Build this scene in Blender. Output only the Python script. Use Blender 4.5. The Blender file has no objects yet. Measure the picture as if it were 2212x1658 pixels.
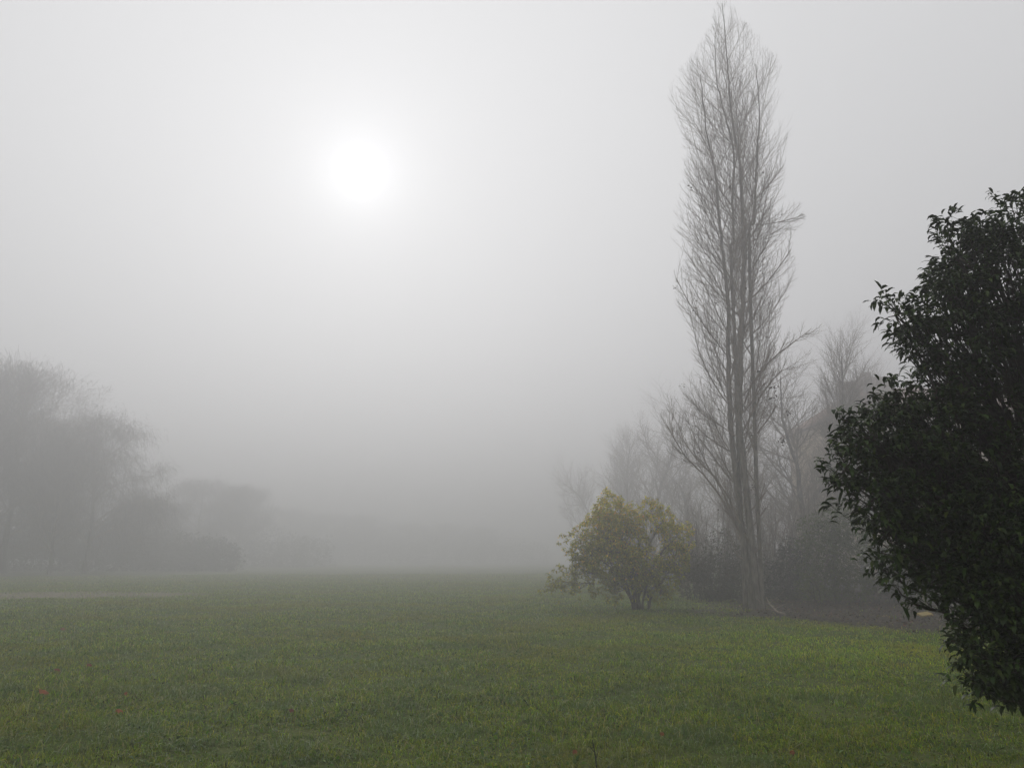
import bpy, math, random
import numpy as np
from mathutils import Vector, Matrix, Quaternion

rnd = random.Random(7)
nr = np.random.default_rng(11)
C = bpy.context.scene.collection
scene = bpy.context.scene
R = math.radians

# ------------------------------------------------------------------ camera
PITCH, FPX, EYE = R(12.3), 1720.0, 1.62
cam_d = bpy.data.cameras.new('camera')
cam = bpy.data.objects.new('camera', cam_d); C.objects.link(cam)
cam_d.sensor_width = 36.0; cam_d.lens = 28.0; cam_d.clip_start = 0.05; cam_d.clip_end = 6000
cam.location = (0, 0, EYE); cam.rotation_euler = (math.pi/2 + PITCH, 0, 0)
scene.camera = cam

def ray(px, py):
    u, v = (px - 1106)/FPX, (829 - py)/FPX
    return Vector((u, math.cos(PITCH) - v*math.sin(PITCH), math.sin(PITCH) + v*math.cos(PITCH)))
def at(px, py, Y):                      # the point at depth Y (metres ahead) seen towards (px, py)
    d = ray(px, py); return Vector((0, 0, EYE)) + d*(Y/d.y)
def on_ground(px, py):
    d = ray(px, py); return Vector((0, 0, EYE)) + d*(EYE/-d.z)
def stand(px, Y):
    p = at(px, 1205, Y); return Vector((p.x, Y, float(height(p.x, Y))))

# ------------------------------------------------------------------ noise and ground height
def vnoise(x, y, seed=0):
    x = np.asarray(x, float); y = np.asarray(y, float)
    xi = np.floor(x).astype(np.int64); yi = np.floor(y).astype(np.int64)
    fx = x - xi; fy = y - yi; fx = fx*fx*(3-2*fx); fy = fy*fy*(3-2*fy)
    def h(a, b):
        n = (a*374761393 + b*668265263 + seed*1442695041) & 0x7fffffff
        n = ((n ^ (n >> 13))*1274126177) & 0x7fffffff
        return ((n ^ (n >> 16)) & 0xffff)/65535.0
    return (h(xi, yi)*(1-fx) + h(xi+1, yi)*fx)*(1-fy) + (h(xi, yi+1)*(1-fx) + h(xi+1, yi+1)*fx)*fy
def fbm(x, y, s=0):
    return .5*vnoise(x, y, s) + .3*vnoise(x*2.1, y*2.1, s+1) + .2*vnoise(x*4.3, y*4.3, s+2)
def height(x, y):
    return 0.10*(fbm(np.asarray(x)*.12, np.asarray(y)*.12, 5) - .5) + 0.05*(vnoise(np.asarray(x)*.8, np.asarray(y)*.8, 9) - .5)

BA, BB, BC = on_ground(1500, 1326), on_ground(2060, 1372), on_ground(2330, 1420)
def bed_mask(x, y):                     # bare earth under the trees on the right: 0 lawn .. 1 earth
    x = np.asarray(x, float); y = np.asarray(y, float)
    fr = np.where(x < BB.x, BA.y + (BB.y-BA.y)*(x-BA.x)/(BB.x-BA.x), BB.y - .12*(x-BB.x))
    lf = BA.x + (y-BA.y)*0.32
    d = np.minimum(y - fr, (x - lf)*.9) + 3.2*(fbm(x*.5, y*.5, 21) - .5)
    return np.clip(d/3.4 + .35, 0, 1)
PD = on_ground(90, 1287)
def dry_mask(x, y):
    x = np.asarray(x, float); y = np.asarray(y, float)
    d = np.sqrt(((x-PD.x+1.2)/8.5)**2 + ((y-PD.y-1.0)/3.4)**2) + .7*(fbm(x*.6, y*.6, 33)-.5)
    return np.clip((1.15-d)/.4, 0, 1)

# ------------------------------------------------------------------ materials
def new_mat(name):
    m = bpy.data.materials.new(name); m.use_nodes = True
    nt = m.node_tree; b = nt.nodes['Principled BSDF']; return m, nt, b
def N(nt, t, **k):
    n = nt.nodes.new(t)
    for a, v in k.items():
        if a in n.inputs.keys(): n.inputs[a].default_value = v
        else: setattr(n, a, v)
    return n
def bark_mat(name, a, b_, scale=14, rough=.9):
    m, nt, b = new_mat(name)
    tc = N(nt, 'ShaderNodeTexCoord'); mp = N(nt, 'ShaderNodeMapping'); mp.inputs['Scale'].default_value = (1, 1, .25)
    nz = N(nt, 'ShaderNodeTexNoise', Scale=scale, Detail=6.0); cr = N(nt, 'ShaderNodeValToRGB')
    cr.color_ramp.elements[0].color = (*a, 1); cr.color_ramp.elements[1].color = (*b_, 1)
    cr.color_ramp.elements[0].position = .35; cr.color_ramp.elements[1].position = .68
    L = nt.links.new
    L(tc.outputs['Object'], mp.inputs['Vector']); L(mp.outputs[0], nz.inputs['Vector']); L(nz.outputs['Fac'], cr.inputs[0]); L(cr.outputs[0], b.inputs['Base Color'])
    bp = N(nt, 'ShaderNodeBump', Strength=.5, Distance=.02); L(nz.outputs['Fac'], bp.inputs['Height']); L(bp.outputs[0], b.inputs['Normal'])
    b.inputs['Roughness'].default_value = rough; return m
def leaf_mat(name, rough=.45, trans=.25, spec=.4, tcol=(1.3, 1.5, .6)):
    m, nt, b = new_mat(name)
    at_ = N(nt, 'ShaderNodeAttribute', attribute_name='tint'); L = nt.links.new
    L(at_.outputs['Color'], b.inputs['Base Color'])
    b.inputs['Roughness'].default_value = rough; b.inputs['Specular IOR Level'].default_value = spec
    if trans > 0:
        tr = N(nt, 'ShaderNodeBsdfTranslucent'); mx = N(nt, 'ShaderNodeMixShader'); mx.inputs[0].default_value = trans
        vm = N(nt, 'ShaderNodeVectorMath', operation='MULTIPLY'); vm.inputs[1].default_value = tcol
        L(at_.outputs['Color'], vm.inputs[0]); L(vm.outputs[0], tr.inputs['Color'])
        L(b.outputs[0], mx.inputs[1]); L(tr.outputs[0], mx.inputs[2]); L(mx.outputs[0], nt.nodes['Material Output'].inputs['Surface'])
    return m
def plain_mat(name, col, rough=.8, var=.15, scale=3.0):
    m, nt, b = new_mat(name)
    nz = N(nt, 'ShaderNodeTexNoise', Scale=scale, Detail=5.0); cr = N(nt, 'ShaderNodeValToRGB')
    tc = N(nt, 'ShaderNodeTexCoord'); nt.links.new(tc.outputs['Object'], nz.inputs['Vector'])
    cr.color_ramp.elements[0].color = (*[c*(1-var) for c in col], 1); cr.color_ramp.elements[1].color = (*[min(1, c*(1+var)) for c in col], 1)
    cr.color_ramp.elements[0].position = .3; cr.color_ramp.elements[1].position = .7
    nt.links.new(nz.outputs['Fac'], cr.inputs[0]); nt.links.new(cr.outputs[0], b.inputs['Base Color'])
    b.inputs['Roughness'].default_value = rough; return m

M_POPLAR = bark_mat('poplar_bark', (.085, .076, .062), (.22, .20, .165))
M_TWIG = bark_mat('twig_bark', (.16, .128, .098), (.28, .228, .175), 6)
M_BARK = bark_mat('dark_bark', (.04, .033, .026), (.095, .08, .062))
M_LEAF_DARK = leaf_mat('glossy_evergreen_leaf', .5, .08, .22)
M_LEAF_YELLOW = leaf_mat('autumn_leaf', .5, .5, .2, (1.25, 1.3, .7))
M_LEAF_HEDGE = leaf_mat('shrub_leaf', .6, .25, .2)
M_GRASS = leaf_mat('grass_blade', .6, .35, .12, (1.2, 1.35, .5))
M_DEADLEAF = leaf_mat('dead_leaf', .7, .15, .2, (1.1, 1, .8))

# ------------------------------------------------------------------ mesh helpers
def link(name, me, mat, parent=None):
    o = bpy.data.objects.new(name, me); C.objects.link(o)
    if mat: me.materials.append(mat)
    if parent: o.parent = parent
    return o
def tag(o, label, cat, group=None, kind=None):
    if label: o['label'] = label
    if cat: o['category'] = cat
    if group: o['group'] = group
    if kind: o['kind'] = kind
    return o
def empty(name, loc):
    o = bpy.data.objects.new(name, None); o.empty_display_size = .3; C.objects.link(o); o.location = loc; return o

def np_mesh(name, V, faces_by_n, smooth=True, tint=None):
    """V (n,3); faces_by_n: list of int arrays (m,k)."""
    me = bpy.data.meshes.new(name)
    V = np.asarray(V, np.float32); me.vertices.add(len(V)); me.vertices.foreach_set('co', V.ravel())
    loops = np.concatenate([f.ravel() for f in faces_by_n]).astype(np.int32)
    tot = np.concatenate([np.full(len(f), f.shape[1], np.int32) for f in faces_by_n])
    st = np.zeros(len(tot), np.int32); st[1:] = np.cumsum(tot)[:-1]
    me.loops.add(len(loops)); me.loops.foreach_set('vertex_index', loops)
    me.polygons.add(len(tot)); me.polygons.foreach_set('loop_start', st); me.polygons.foreach_set('loop_total', tot)
    if smooth: me.polygons.foreach_set('use_smooth', np.ones(len(tot), bool))
    me.update(calc_edges=True)
    if tint is not None:
        a = me.color_attributes.new('tint', 'FLOAT_COLOR', 'POINT')
        c = np.ones((len(V), 4), np.float32); c[:, :3] = tint; a.data.foreach_set('color', c.ravel())
    return me

class Wood:
    """Collects tapered polylines; mesh() makes tubes of them."""
    def __init__(s): s.b = {}; s.tips = []
    def add(s, pts, rad, k):
        s.b.setdefault((len(pts), k), []).append((pts, rad))
    def mesh(s, name, origin=Vector((0, 0, 0))):
        Vs, Fs, off = [], [], 0
        for (n, k), lst in s.b.items():
            P = np.array([[tuple(p) for p in q[0]] for q in lst]) - np.array(tuple(origin)); Rr = np.array([q[1] for q in lst])
            T = np.gradient(P, axis=1); T /= np.linalg.norm(T, axis=2, keepdims=True) + 1e-9
            mt = np.abs(T.mean(1)); ref = np.eye(3)[mt.argmin(1)][:, None, :].repeat(n, 1)
            U = np.cross(T, ref); U /= np.linalg.norm(U, axis=2, keepdims=True) + 1e-9; W = np.cross(T, U)
            a = np.arange(k)*2*math.pi/k
            ring = P[:, :, None, :] + Rr[:, :, None, None]*(np.cos(a)[None, None, :, None]*U[:, :, None, :] + np.sin(a)[None, None, :, None]*W[:, :, None, :])
            m = len(lst); Vs.append(ring.reshape(-1, 3))
            base = (off + np.arange(m)[:, None, None]*n*k + np.arange(n-1)[None, :, None]*k)
            j = np.arange(k)[None, None, :]; j2 = (j+1) % k
            Fs.append(np.stack([base+j, base+j2, base+k+j2, base+k+j], -1).reshape(-1, 4)); off += m*n*k
        return np_mesh(name, np.concatenate(Vs), [np.concatenate(Fs)])

def perp_dir(d, ang, az):
    a = d.orthogonal().normalized(); q = Quaternion(d, az); a = q @ a
    return (d*math.cos(ang) + a*math.sin(ang)).normalized()

def grow(W, p, d, L, r, lvl, cfg, env=None, trunkW=None):
    c = cfg[lvl]; n = max(2, int(round(L/c['seg']))); st = L/n
    pts = [p.copy()]; rad = [r]; dirs = [d]
    for i in range(n):
        d = (d + Vector((rnd.gauss(0, 1), rnd.gauss(0, 1), rnd.gauss(0, 1)))*c['wig'] + Vector((0, 0, c['up']))).normalized()
        q = p + d*st
        if env and not env(q): 
            if i == 0: return
            break
        p = q; pts.append(p.copy()); dirs.append(d)
        rad.append(r*(1 - c.get('taper', .8)*(i+1)/n))
    if len(pts) < 2: return
    (trunkW if (trunkW and lvl == 0) else W).add(pts, rad, c.get('k', 3))
    W.tips.append((pts[-1], dirs[-1], lvl))
    if lvl+1 < len(cfg):
        Lr = st*(len(pts)-1); s = c.get('start', .15)*L; az = rnd.uniform(0, 6.28)
        while s < Lr:
            f = s/st; i = min(int(f), len(pts)-2); t = f - i
            pp = pts[i].lerp(pts[i+1], t); dd = dirs[i+1]; az += 2.4 + rnd.uniform(-.5, .5)
            rr = (rad[i]*(1-t) + rad[i+1]*t)
            cl = c['clen']*(1 - c.get('cfall', .5)*s/L)*rnd.uniform(.65, 1.25)
            grow(W, pp, perp_dir(dd, R(c['ang'])*rnd.uniform(.7, 1.3), az), cl, min(rr*.65, c['cr']), lvl+1, cfg, env, trunkW)
            s += c['sp']*rnd.uniform(.6, 1.4)

def leaves_mesh(name, P, D, size, tint, width=.28, bend=1.6, droop0=.5, origin=(0, 0, 0), stations=4, fold=.0):
    """Long curved leaves: P (n,3) bases, D (n,3) outward directions, size (n,), tint (n,3)."""
    n = len(P); D = D/(np.linalg.norm(D, axis=1, keepdims=True)+1e-9)
    H = D.copy(); H[:, 2] *= .2; H += nr.normal(0, .05, H.shape); H /= np.linalg.norm(H, axis=1, keepdims=True)+1e-9
    side = np.cross(H, np.array([0, 0, 1.0])); side /= np.linalg.norm(side, axis=1, keepdims=True)+1e-9
    side = side + nr.normal(0, .35, (n, 1))*np.array([0, 0, 1.0]); side /= np.linalg.norm(side, axis=1, keepdims=True)
    th0 = droop0 + nr.normal(0, .3, n) ; bd = bend*nr.uniform(.6, 1.3, n)
    pos = P.copy(); ws = [.25, 1, .85, .0] if stations == 4 else [.5, 1, 0]
    Vs = []; K = stations
    for i in range(K):
        w = ws[i]*width*size*.5
        if i == K-1: Vs.append(pos[:, None, :].copy())
        else: Vs.append(np.stack([pos - side*w[:, None], pos + side*w[:, None]], 1))
        th = th0 - bd*(i+.5)/(K-1)
        dirv = H*np.cos(th)[:, None] + np.array([0, 0, 1.0])*np.sin(th)[:, None]
        pos = pos + dirv*(size/(K-1))[:, None]
    V = np.concatenate(Vs, 1); m = V.shape[1]                     # 2*(K-1)+1 verts
    b = np.arange(n)[:, None]*m
    quads = np.concatenate([b + np.array([[2*i, 2*i+1, 2*i+3, 2*i+2]]) for i in range(K-2)], 0)
    tri = b + np.array([[2*(K-2), 2*(K-2)+1, 2*(K-1)]])
    T = np.repeat(tint[:, None, :], m, 1).reshape(-1, 3)
    return np_mesh(name, V.reshape(-1, 3) - np.array(tuple(origin)), [quads, tri], True, T)

def tints(n, cols, w, jit=.18):
    cols = np.array(cols); idx = nr.choice(len(cols), n, p=np.array(w)/sum(w))
    return np.clip(cols[idx]*(1+nr.normal(0, jit, (n, 1)))*(1+nr.normal(0, .06, (n, 3))), .003, .9)

# ------------------------------------------------------------------ world
SUN_EL, SUN_AZ = R(27.3), R(-11.0)       # azimuth from +Y, negative = to the left
sd = Vector((math.sin(SUN_AZ)*math.cos(SUN_EL), math.cos(SUN_AZ)*math.cos(SUN_EL), math.sin(SUN_EL)))
sd = ray(778, 378).normalized(); SUN_EL = math.asin(sd.z); SUN_AZ = math.atan2(sd.x, sd.y)
w = bpy.data.worlds.new('World'); scene.world = w; w.use_nodes = True
nt = w.node_tree; nt.nodes.clear(); L = nt.links.new
out = N(nt, 'ShaderNodeOutputWorld'); bg = N(nt, 'ShaderNodeBackground'); L(bg.outputs[0], out.inputs['Surface'])
bg.inputs['Strength'].default_value = 0.12
sky = N(nt, 'ShaderNodeTexSky'); sky.sky_type = 'NISHITA'; sky.sun_disc = False
sky.sun_elevation = SUN_EL; sky.sun_rotation = SUN_AZ; sky.dust_density = 1.0; sky.air_density = 1.0
hs = N(nt, 'ShaderNodeHueSaturation', Saturation=.12, Value=.06); L(sky.outputs[0], hs.inputs['Color'])
tc = N(nt, 'ShaderNodeTexCoord')
dt = N(nt, 'ShaderNodeVectorMath', operation='DOT_PRODUCT'); dt.inputs[1].default_value = sd; L(tc.outputs['Generated'], dt.inputs[0])
ac = N(nt, 'ShaderNodeMath', operation='ARCCOSINE'); L(dt.outputs['Value'], ac.inputs[0])
def lobe(amp, sigma_deg, p=2.0):
    a = N(nt, 'ShaderNodeMath', operation='DIVIDE'); a.inputs[1].default_value = R(sigma_deg); L(ac.outputs[0], a.inputs[0])
    b = N(nt, 'ShaderNodeMath', operation='POWER'); b.inputs[1].default_value = p; L(a.outputs[0], b.inputs[0])
    c = N(nt, 'ShaderNodeMath', operation='MULTIPLY'); c.inputs[1].default_value = -1.0; L(b.outputs[0], c.inputs[0])
    e = N(nt, 'ShaderNodeMath', operation='EXPONENT'); L(c.outputs[0], e.inputs[0])
    m = N(nt, 'ShaderNodeMath', operation='MULTIPLY'); m.inputs[1].default_value = amp; L(e.outputs[0], m.inputs[0]); return m
BASE_SKY, WIDE, MID, CORE = 6.6, 1.1, .95, 3.9     # the fog bank overhead, the aureole, the sun's disc through it
s1 = N(nt, 'ShaderNodeMath', operation='ADD'); s2 = N(nt, 'ShaderNodeMath', operation='ADD'); s3 = N(nt, 'ShaderNodeMath', operation='ADD')
L(lobe(WIDE, 24).outputs[0], s1.inputs[0]); L(lobe(MID, 6.0).outputs[0], s1.inputs[1])
L(s1.outputs[0], s2.inputs[0]); L(lobe(CORE, 2.2, 1.35).outputs[0], s2.inputs[1])
L(s2.outputs[0], s3.inputs[0]); s3.inputs[1].default_value = BASE_SKY
fog = N(nt, 'ShaderNodeVectorMath', operation='SCALE'); fog.inputs[0].default_value = (.985, .988, 1.0); L(s3.outputs[0], fog.inputs['Scale'])
ad = N(nt, 'ShaderNodeVectorMath', operation='ADD'); L(fog.outputs[0], ad.inputs[0]); L(hs.outputs[0], ad.inputs[1])
L(ad.outputs[0], bg.inputs['Color'])
w.cycles.sampling_method = 'MANUAL'; w.cycles.sample_map_resolution = 512

sun_d = bpy.data.lights.new('sun', 'SUN'); sun_d.energy = 1.2; sun_d.angle = R(11); sun_d.color = (1, .97, .93)
sun = bpy.data.objects.new('sun', sun_d); C.objects.link(sun); sun.rotation_euler = (-sd).to_track_quat('-Z', 'Y').to_euler(); sun.location = sd*40

# ------------------------------------------------------------------ haze
def box_mesh(name, x0, x1, y0, y1, z0, z1):
    V = [(x, y, z) for z in (z0, z1) for y in (y0, y1) for x in (x0, x1)]
    F = [(0, 2, 3, 1), (4, 5, 7, 6), (0, 1, 5, 4), (2, 6, 7, 3), (0, 4, 6, 2), (1, 3, 7, 5)]
    me = bpy.data.meshes.new(name); me.from_pydata(V, [], F); me.update(); return me
hz = bpy.data.materials.new('fog'); hz.use_nodes = True; nt = hz.node_tree; nt.nodes.clear()
pv = N(nt, 'ShaderNodeVolumePrincipled'); mo = N(nt, 'ShaderNodeOutputMaterial'); nt.links.new(pv.outputs[0], mo.inputs['Volume'])
pv.inputs['Color'].default_value = (.672, .672, .69, 1); pv.inputs['Density'].default_value = .0142; pv.inputs['Anisotropy'].default_value = .55
haze = link('haze', box_mesh('haze', -620, 620, -420, 1100, -1.3, 26.5), hz)
tag(haze, 'even grey fog lying over the whole field', None, None, 'stuff')

# ------------------------------------------------------------------ ground
def axis(lo, hi, c0, c1, fine):
    a = list(np.arange(c0, c1+fine/2, fine)); s = fine; v = c1
    while v < hi: s *= 1.25; v = min(hi, v+s); a.append(v)
    s = fine; v = c0
    while v > lo: s *= 1.25; v = max(lo, v-s); a.insert(0, v)
    return np.array(a)
xs, ys = axis(-600, 600, -40, 40, .4), axis(-400, 1080, 2, 62, .4)
X, Y = np.meshgrid(xs, ys); Z = height(X, Y)
nx, ny = len(xs), len(ys); idx = np.arange(nx*ny).reshape(ny, nx)
F = np.stack([idx[:-1, :-1], idx[:-1, 1:], idx[1:, 1:], idx[1:, :-1]], -1).reshape(-1, 4)
me = np_mesh('ground', np.stack([X, Y, Z], -1).reshape(-1, 3), [F], True, np.stack([bed_mask(X, Y), dry_mask(X, Y), X*0], -1).reshape(-1, 3))
gm, nt, b = new_mat('lawn_soil'); L = nt.links.new
a_ = N(nt, 'ShaderNodeAttribute', attribute_name='tint'); sp = N(nt, 'ShaderNodeSeparateColor'); L(a_.outputs['Color'], sp.inputs[0])
geo = N(nt, 'ShaderNodeNewGeometry')
n1 = N(nt, 'ShaderNodeTexNoise', Scale=.35, Detail=8.0, Roughness=.65); L(geo.outputs['Position'], n1.inputs['Vector'])
n2 = N(nt, 'ShaderNodeTexNoise', Scale=22.0, Detail=6.0, Roughness=.7); L(geo.outputs['Position'], n2.inputs['Vector'])
def ramp(f, c0, c1, p0=.35, p1=.65):
    r = N(nt, 'ShaderNodeValToRGB'); r.color_ramp.elements[0].color = (*c0, 1); r.color_ramp.elements[1].color = (*c1, 1)
    r.color_ramp.elements[0].position = p0; r.color_ramp.elements[1].position = p1; L(f, r.inputs[0]); return r
def mix(fac, A, B):
    m = N(nt, 'ShaderNodeMix', data_type='RGBA'); L(fac, m.inputs[0]); L(A, m.inputs[6]); L(B, m.inputs[7]); return m
g1 = ramp(n1.outputs['Fac'], (.07, .10, .010), (.12, .14, .015)); g2 = ramp(n2.outputs['Fac'], (.02, .026, .007), (.08, .11, .010))
gg = N(nt, 'ShaderNodeMix', data_type='RGBA'); gg.inputs[0].default_value = .5; L(g1.outputs[0], gg.inputs[6]); L(g2.outputs[0], gg.inputs[7])
e1 = ramp(n2.outputs['Fac'], (.014, .011, .008), (.05, .036, .024)); d1 = ramp(n2.outputs['Fac'], (.10, .085, .055), (.22, .185, .125))
m1 = mix(sp.outputs['Red'], gg.outputs[2], e1.outputs[0]); m2 = mix(sp.outputs['Green'], m1.outputs[2], d1.outputs[0])
L(m2.outputs[2], b.inputs['Base Color']); b.inputs['Roughness'].default_value = .95; b.inputs['Specular IOR Level'].default_value = .2
bp = N(nt, 'ShaderNodeBump', Strength=.6, Distance=.03); L(n2.outputs['Fac'], bp.inputs['Height']); L(bp.outputs[0], b.inputs['Normal'])
ground = tag(link('ground', me, gm), 'flat meadow ground running into the fog', None, None, 'structure')

# ------------------------------------------------------------------ grass
def make_grass():
    n = 1500000
    r0, r1, e = 4.2, 85.0, .28                      # radial density ~ r^(e-2)
    u = nr.random(n); r = (r0**e + u*(r1**e - r0**e))**(1/e)
    th = nr.uniform(-R(41), R(41), n); x = r*np.sin(th); y = r*np.cos(th)
    # clumping
    cl = vnoise(x*7, y*7, 41)*.6 + vnoise(x*2.1, y*2.1, 42)*.4
    keep = nr.random(n) < (.08 + 1.45*cl**1.6)*(1 - bed_mask(x, y)*.975)*(1 - dry_mask(x, y)*.85)
    x, y, r = x[keep], y[keep], r[keep]; n = len(x); cl = cl[keep]
    sc = (r/6.0)**.62
    h = (.030 + .050*nr.random(n)**1.8)*(.55 + .9*vnoise(x*1.1, y*1.1, 50))*(1 + .10*sc)*(.45+1.1*cl)
    long = nr.random(n) < .02; h[long] *= 1.9
    w_ = .0027*sc*nr.uniform(.7, 1.5, n)
    az = nr.uniform(0, 2*math.pi, n) ; lean = nr.uniform(.4, 2.1, n)
    d = np.stack([np.cos(az), np.sin(az), 0*az], 1); s = np.stack([-np.sin(az), np.cos(az), 0*az], 1)
    # turn the faces partly random to their lean
    sa = nr.uniform(-1, 1, n); s = s*np.cos(sa)[:, None] + d*np.sin(sa)[:, None]
    base = np.stack([x, y, height(x, y) - .004], 1)
    mid = base + d*(h*lean*.25)[:, None]; mid[:, 2] += h*.6
    tip = base + d*(h*lean*.95)[:, None]; tip[:, 2] += h*(1.05 - .42*lean)
    V = np.stack([base - s*w_[:, None], base + s*w_[:, None], mid - s*w_[:, None]*.8, mid + s*w_[:, None]*.8, tip], 1)
    b = np.arange(n)[:, None]*5
    T = tints(n, [(.165, .23, .002), (.095, .175, .003), (.25, .25, .002), (.24, .21, .10)], [.44, .30, .19, .07], .42)
    blue = np.clip((fbm(x*1.6, y*1.6, 60)-.5)*7, 0, 1)[:, None]
    yel = np.clip((fbm(x*.35+7, y*.35, 61)-.52)*5 + np.clip((-x-1)/6, 0, .8)*(y < 14), 0, 1)[:, None]
    T = T*(1-blue*.6) + blue*.6*np.array([.085, .145, .045])
    dew = (nr.random((n, 1)) < .025 + .06*blue); T = np.where(dew, np.array([.30, .36, .24]), T)
    T = T*(1-yel*.4) + yel*.4*np.array([.23, .185, .010])
    fresh = np.exp(-((x-7.5)/4.5)**2 - ((y-15.5)/4.5)**2)[:, None]; T = T*(1+fresh*np.array([.55, .55, 0]))
    T = T*(.68 + .64*np.clip(fbm(x*2.3, y*2.3, 81)*.5 + fbm(x*.5, y*.5, 83)*.5, 0, 1)**1.0)[:, None]
    T[long] = T[long]*.3 + .7*np.array([.34, .31, .16])
    T = np.repeat(T[:, None, :], 5, 1)
    me = np_mesh('grass', V.reshape(-1, 3), [b + np.array([[0, 1, 3, 2]]), b + np.array([[2, 3, 4]])], False, T.reshape(-1, 3))
    tag(link('grass', me, M_GRASS), 'short damp green meadow grass covering the field', 'grass', None, 'stuff')
make_grass()

# low broad-leaved weeds in the lawn (clover, plantain)
def make_weeds():
    n = 34000; e = .5; r0, r1 = 4.5, 32.0
    u = nr.random(n); r = (r0**e + u*(r1**e-r0**e))**(1/e); th = nr.uniform(-R(40), R(40), n); x = r*np.sin(th); y = r*np.cos(th)
    k = (fbm(x*1.3, y*1.3, 71) > .50) & (bed_mask(x, y) < .4); x, y, r = x[k], y[k], r[k]; n = len(x)
    az = nr.uniform(0, 6.28, n); D = np.stack([np.cos(az), np.sin(az), .4+0*az], 1)
    P = np.stack([x, y, height(x, y) + nr.uniform(.02, .055, n)], 1)
    me = leaves_mesh('weeds', P, D, nr.uniform(.02, .05, n)*(1+r*.02), tints(n, [(.06, .12, .012), (.08, .12, .02), (.12, .16, .03)], [4, 3, 1], .25), .6, 1.0, .5, stations=3)
    tag(link('weeds', me, M_GRASS), 'low clover and broad weeds mixed into the lawn', 'weeds', None, 'stuff')
make_weeds()

def make_litter():
    n = 30000; x = nr.uniform(BA.x-3, 19, n); y = nr.uniform(14, 42, n)
    k = nr.random(n) < bed_mask(x, y); x, y = x[k], y[k]; n = len(x)
    az = nr.uniform(0, 6.28, n); D = np.stack([np.cos(az), np.sin(az), 0*az], 1)
    P = np.stack([x, y, height(x, y) + .012 + nr.uniform(0, .03, n)], 1)
    T = tints(n, [(.035, .022, .014), (.065, .038, .022), (.12, .05, .035), (.17, .13, .07)], [5, 4, 1.2, .8], .25)
    me = leaves_mesh('leaf_litter', P, D, nr.uniform(.05, .11, n), T, .6, .5, .2, stations=3)
    tag(link('leaf_litter', me, M_DEADLEAF), 'brown fallen leaf litter under the bare trees', 'leaf litter', None, 'stuff')
make_litter()

# single fallen leaves on the lawn
def fallen(px, py, size, col, label, rot):
    p = on_ground(px, py); p.z = float(height(p.x, p.y))
    n = 11; out = []
    prof = [0, .22, .38, .30, .46, .34, .22, 0]
    V = []; ln = len(prof)
    for i, q in enumerate(prof):
        t = i/(ln-1)-.5; V += [(t*size, -q*size, .012*math.cos(i*1.7)), (t*size, 0, .028 - .05*t*t), (t*size, q*size, .016*math.sin(i*2.1))]
    F = []
    for i in range(ln-1):
        a = 3*i; F += [(a, a+3, a+4, a+1), (a+1, a+4, a+5, a+2)]
    me = bpy.data.meshes.new('leaf_blade'); me.from_pydata(V, [], F); me.update()
    ca = me.color_attributes.new('tint', 'FLOAT_COLOR', 'POINT')
    for i in range(len(V)): ca.data[i].color = (*[c*rnd.uniform(.8, 1.15) for c in col], 1)
    o = empty('fallen_leaf', (p.x, p.y, p.z + .065)); o.rotation_euler = (R(25)*rnd.uniform(.3, 1), R(rnd.uniform(-25, 25)), R(rot))
    link('leaf_blade', me, M_DEADLEAF, o)
    W = Wood(); W.add([Vector((-.5*size, 0, .02)), Vector((-.7*size, 0, .015)), Vector((-.9*size, .01, -.01))], [.0018, .0015, .0012], 4)
    link('leaf_stalk', W.mesh('leaf_stalk'), M_DEADLEAF, o)
    tag(o, label, 'fallen leaf', 'fallen leaves lying on the lawn')
RED, ORG, PNK = (.22, .085, .045), (.34, .13, .055), (.22, .095, .07)
for a in [(92, 1511, .12, ORG, 'largest orange fallen leaf, tilted up in the grass near the left edge', 30),
          (135, 1363, .13, RED, 'reddish fallen leaf farthest from the camera on the left of the lawn', 100),
          (192, 1447, .08, RED, 'small dull red fallen leaf alone midway across the left lawn', 10),
          (122, 1457, .08, RED, 'dull red fallen leaf just beyond the largest orange leaf', 200),
          (256, 1553, .09, ORG, 'orange fallen leaf closest to the bottom left of the lawn', 160),
          (270, 1513, .05, ORG, 'tiny orange fallen leaf right of the largest orange leaf', 70),
          (628, 1548, .06, PNK, 'pinkish red fallen leaf on the lawn left of centre', 50),
          (1430, 1600, .05, ORG, 'small orange fallen leaf between grass tufts below the small yellow tree', 120),
          (1241, 1640, .045, ORG, 'tiny orange fallen leaf nearest the bottom middle, beside the weed stalk', 20),
          (1712, 1638, .05, ORG, 'tiny orange fallen leaf at the bottom of the lawn, right of centre', 80)]:
    fallen(*a)

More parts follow.
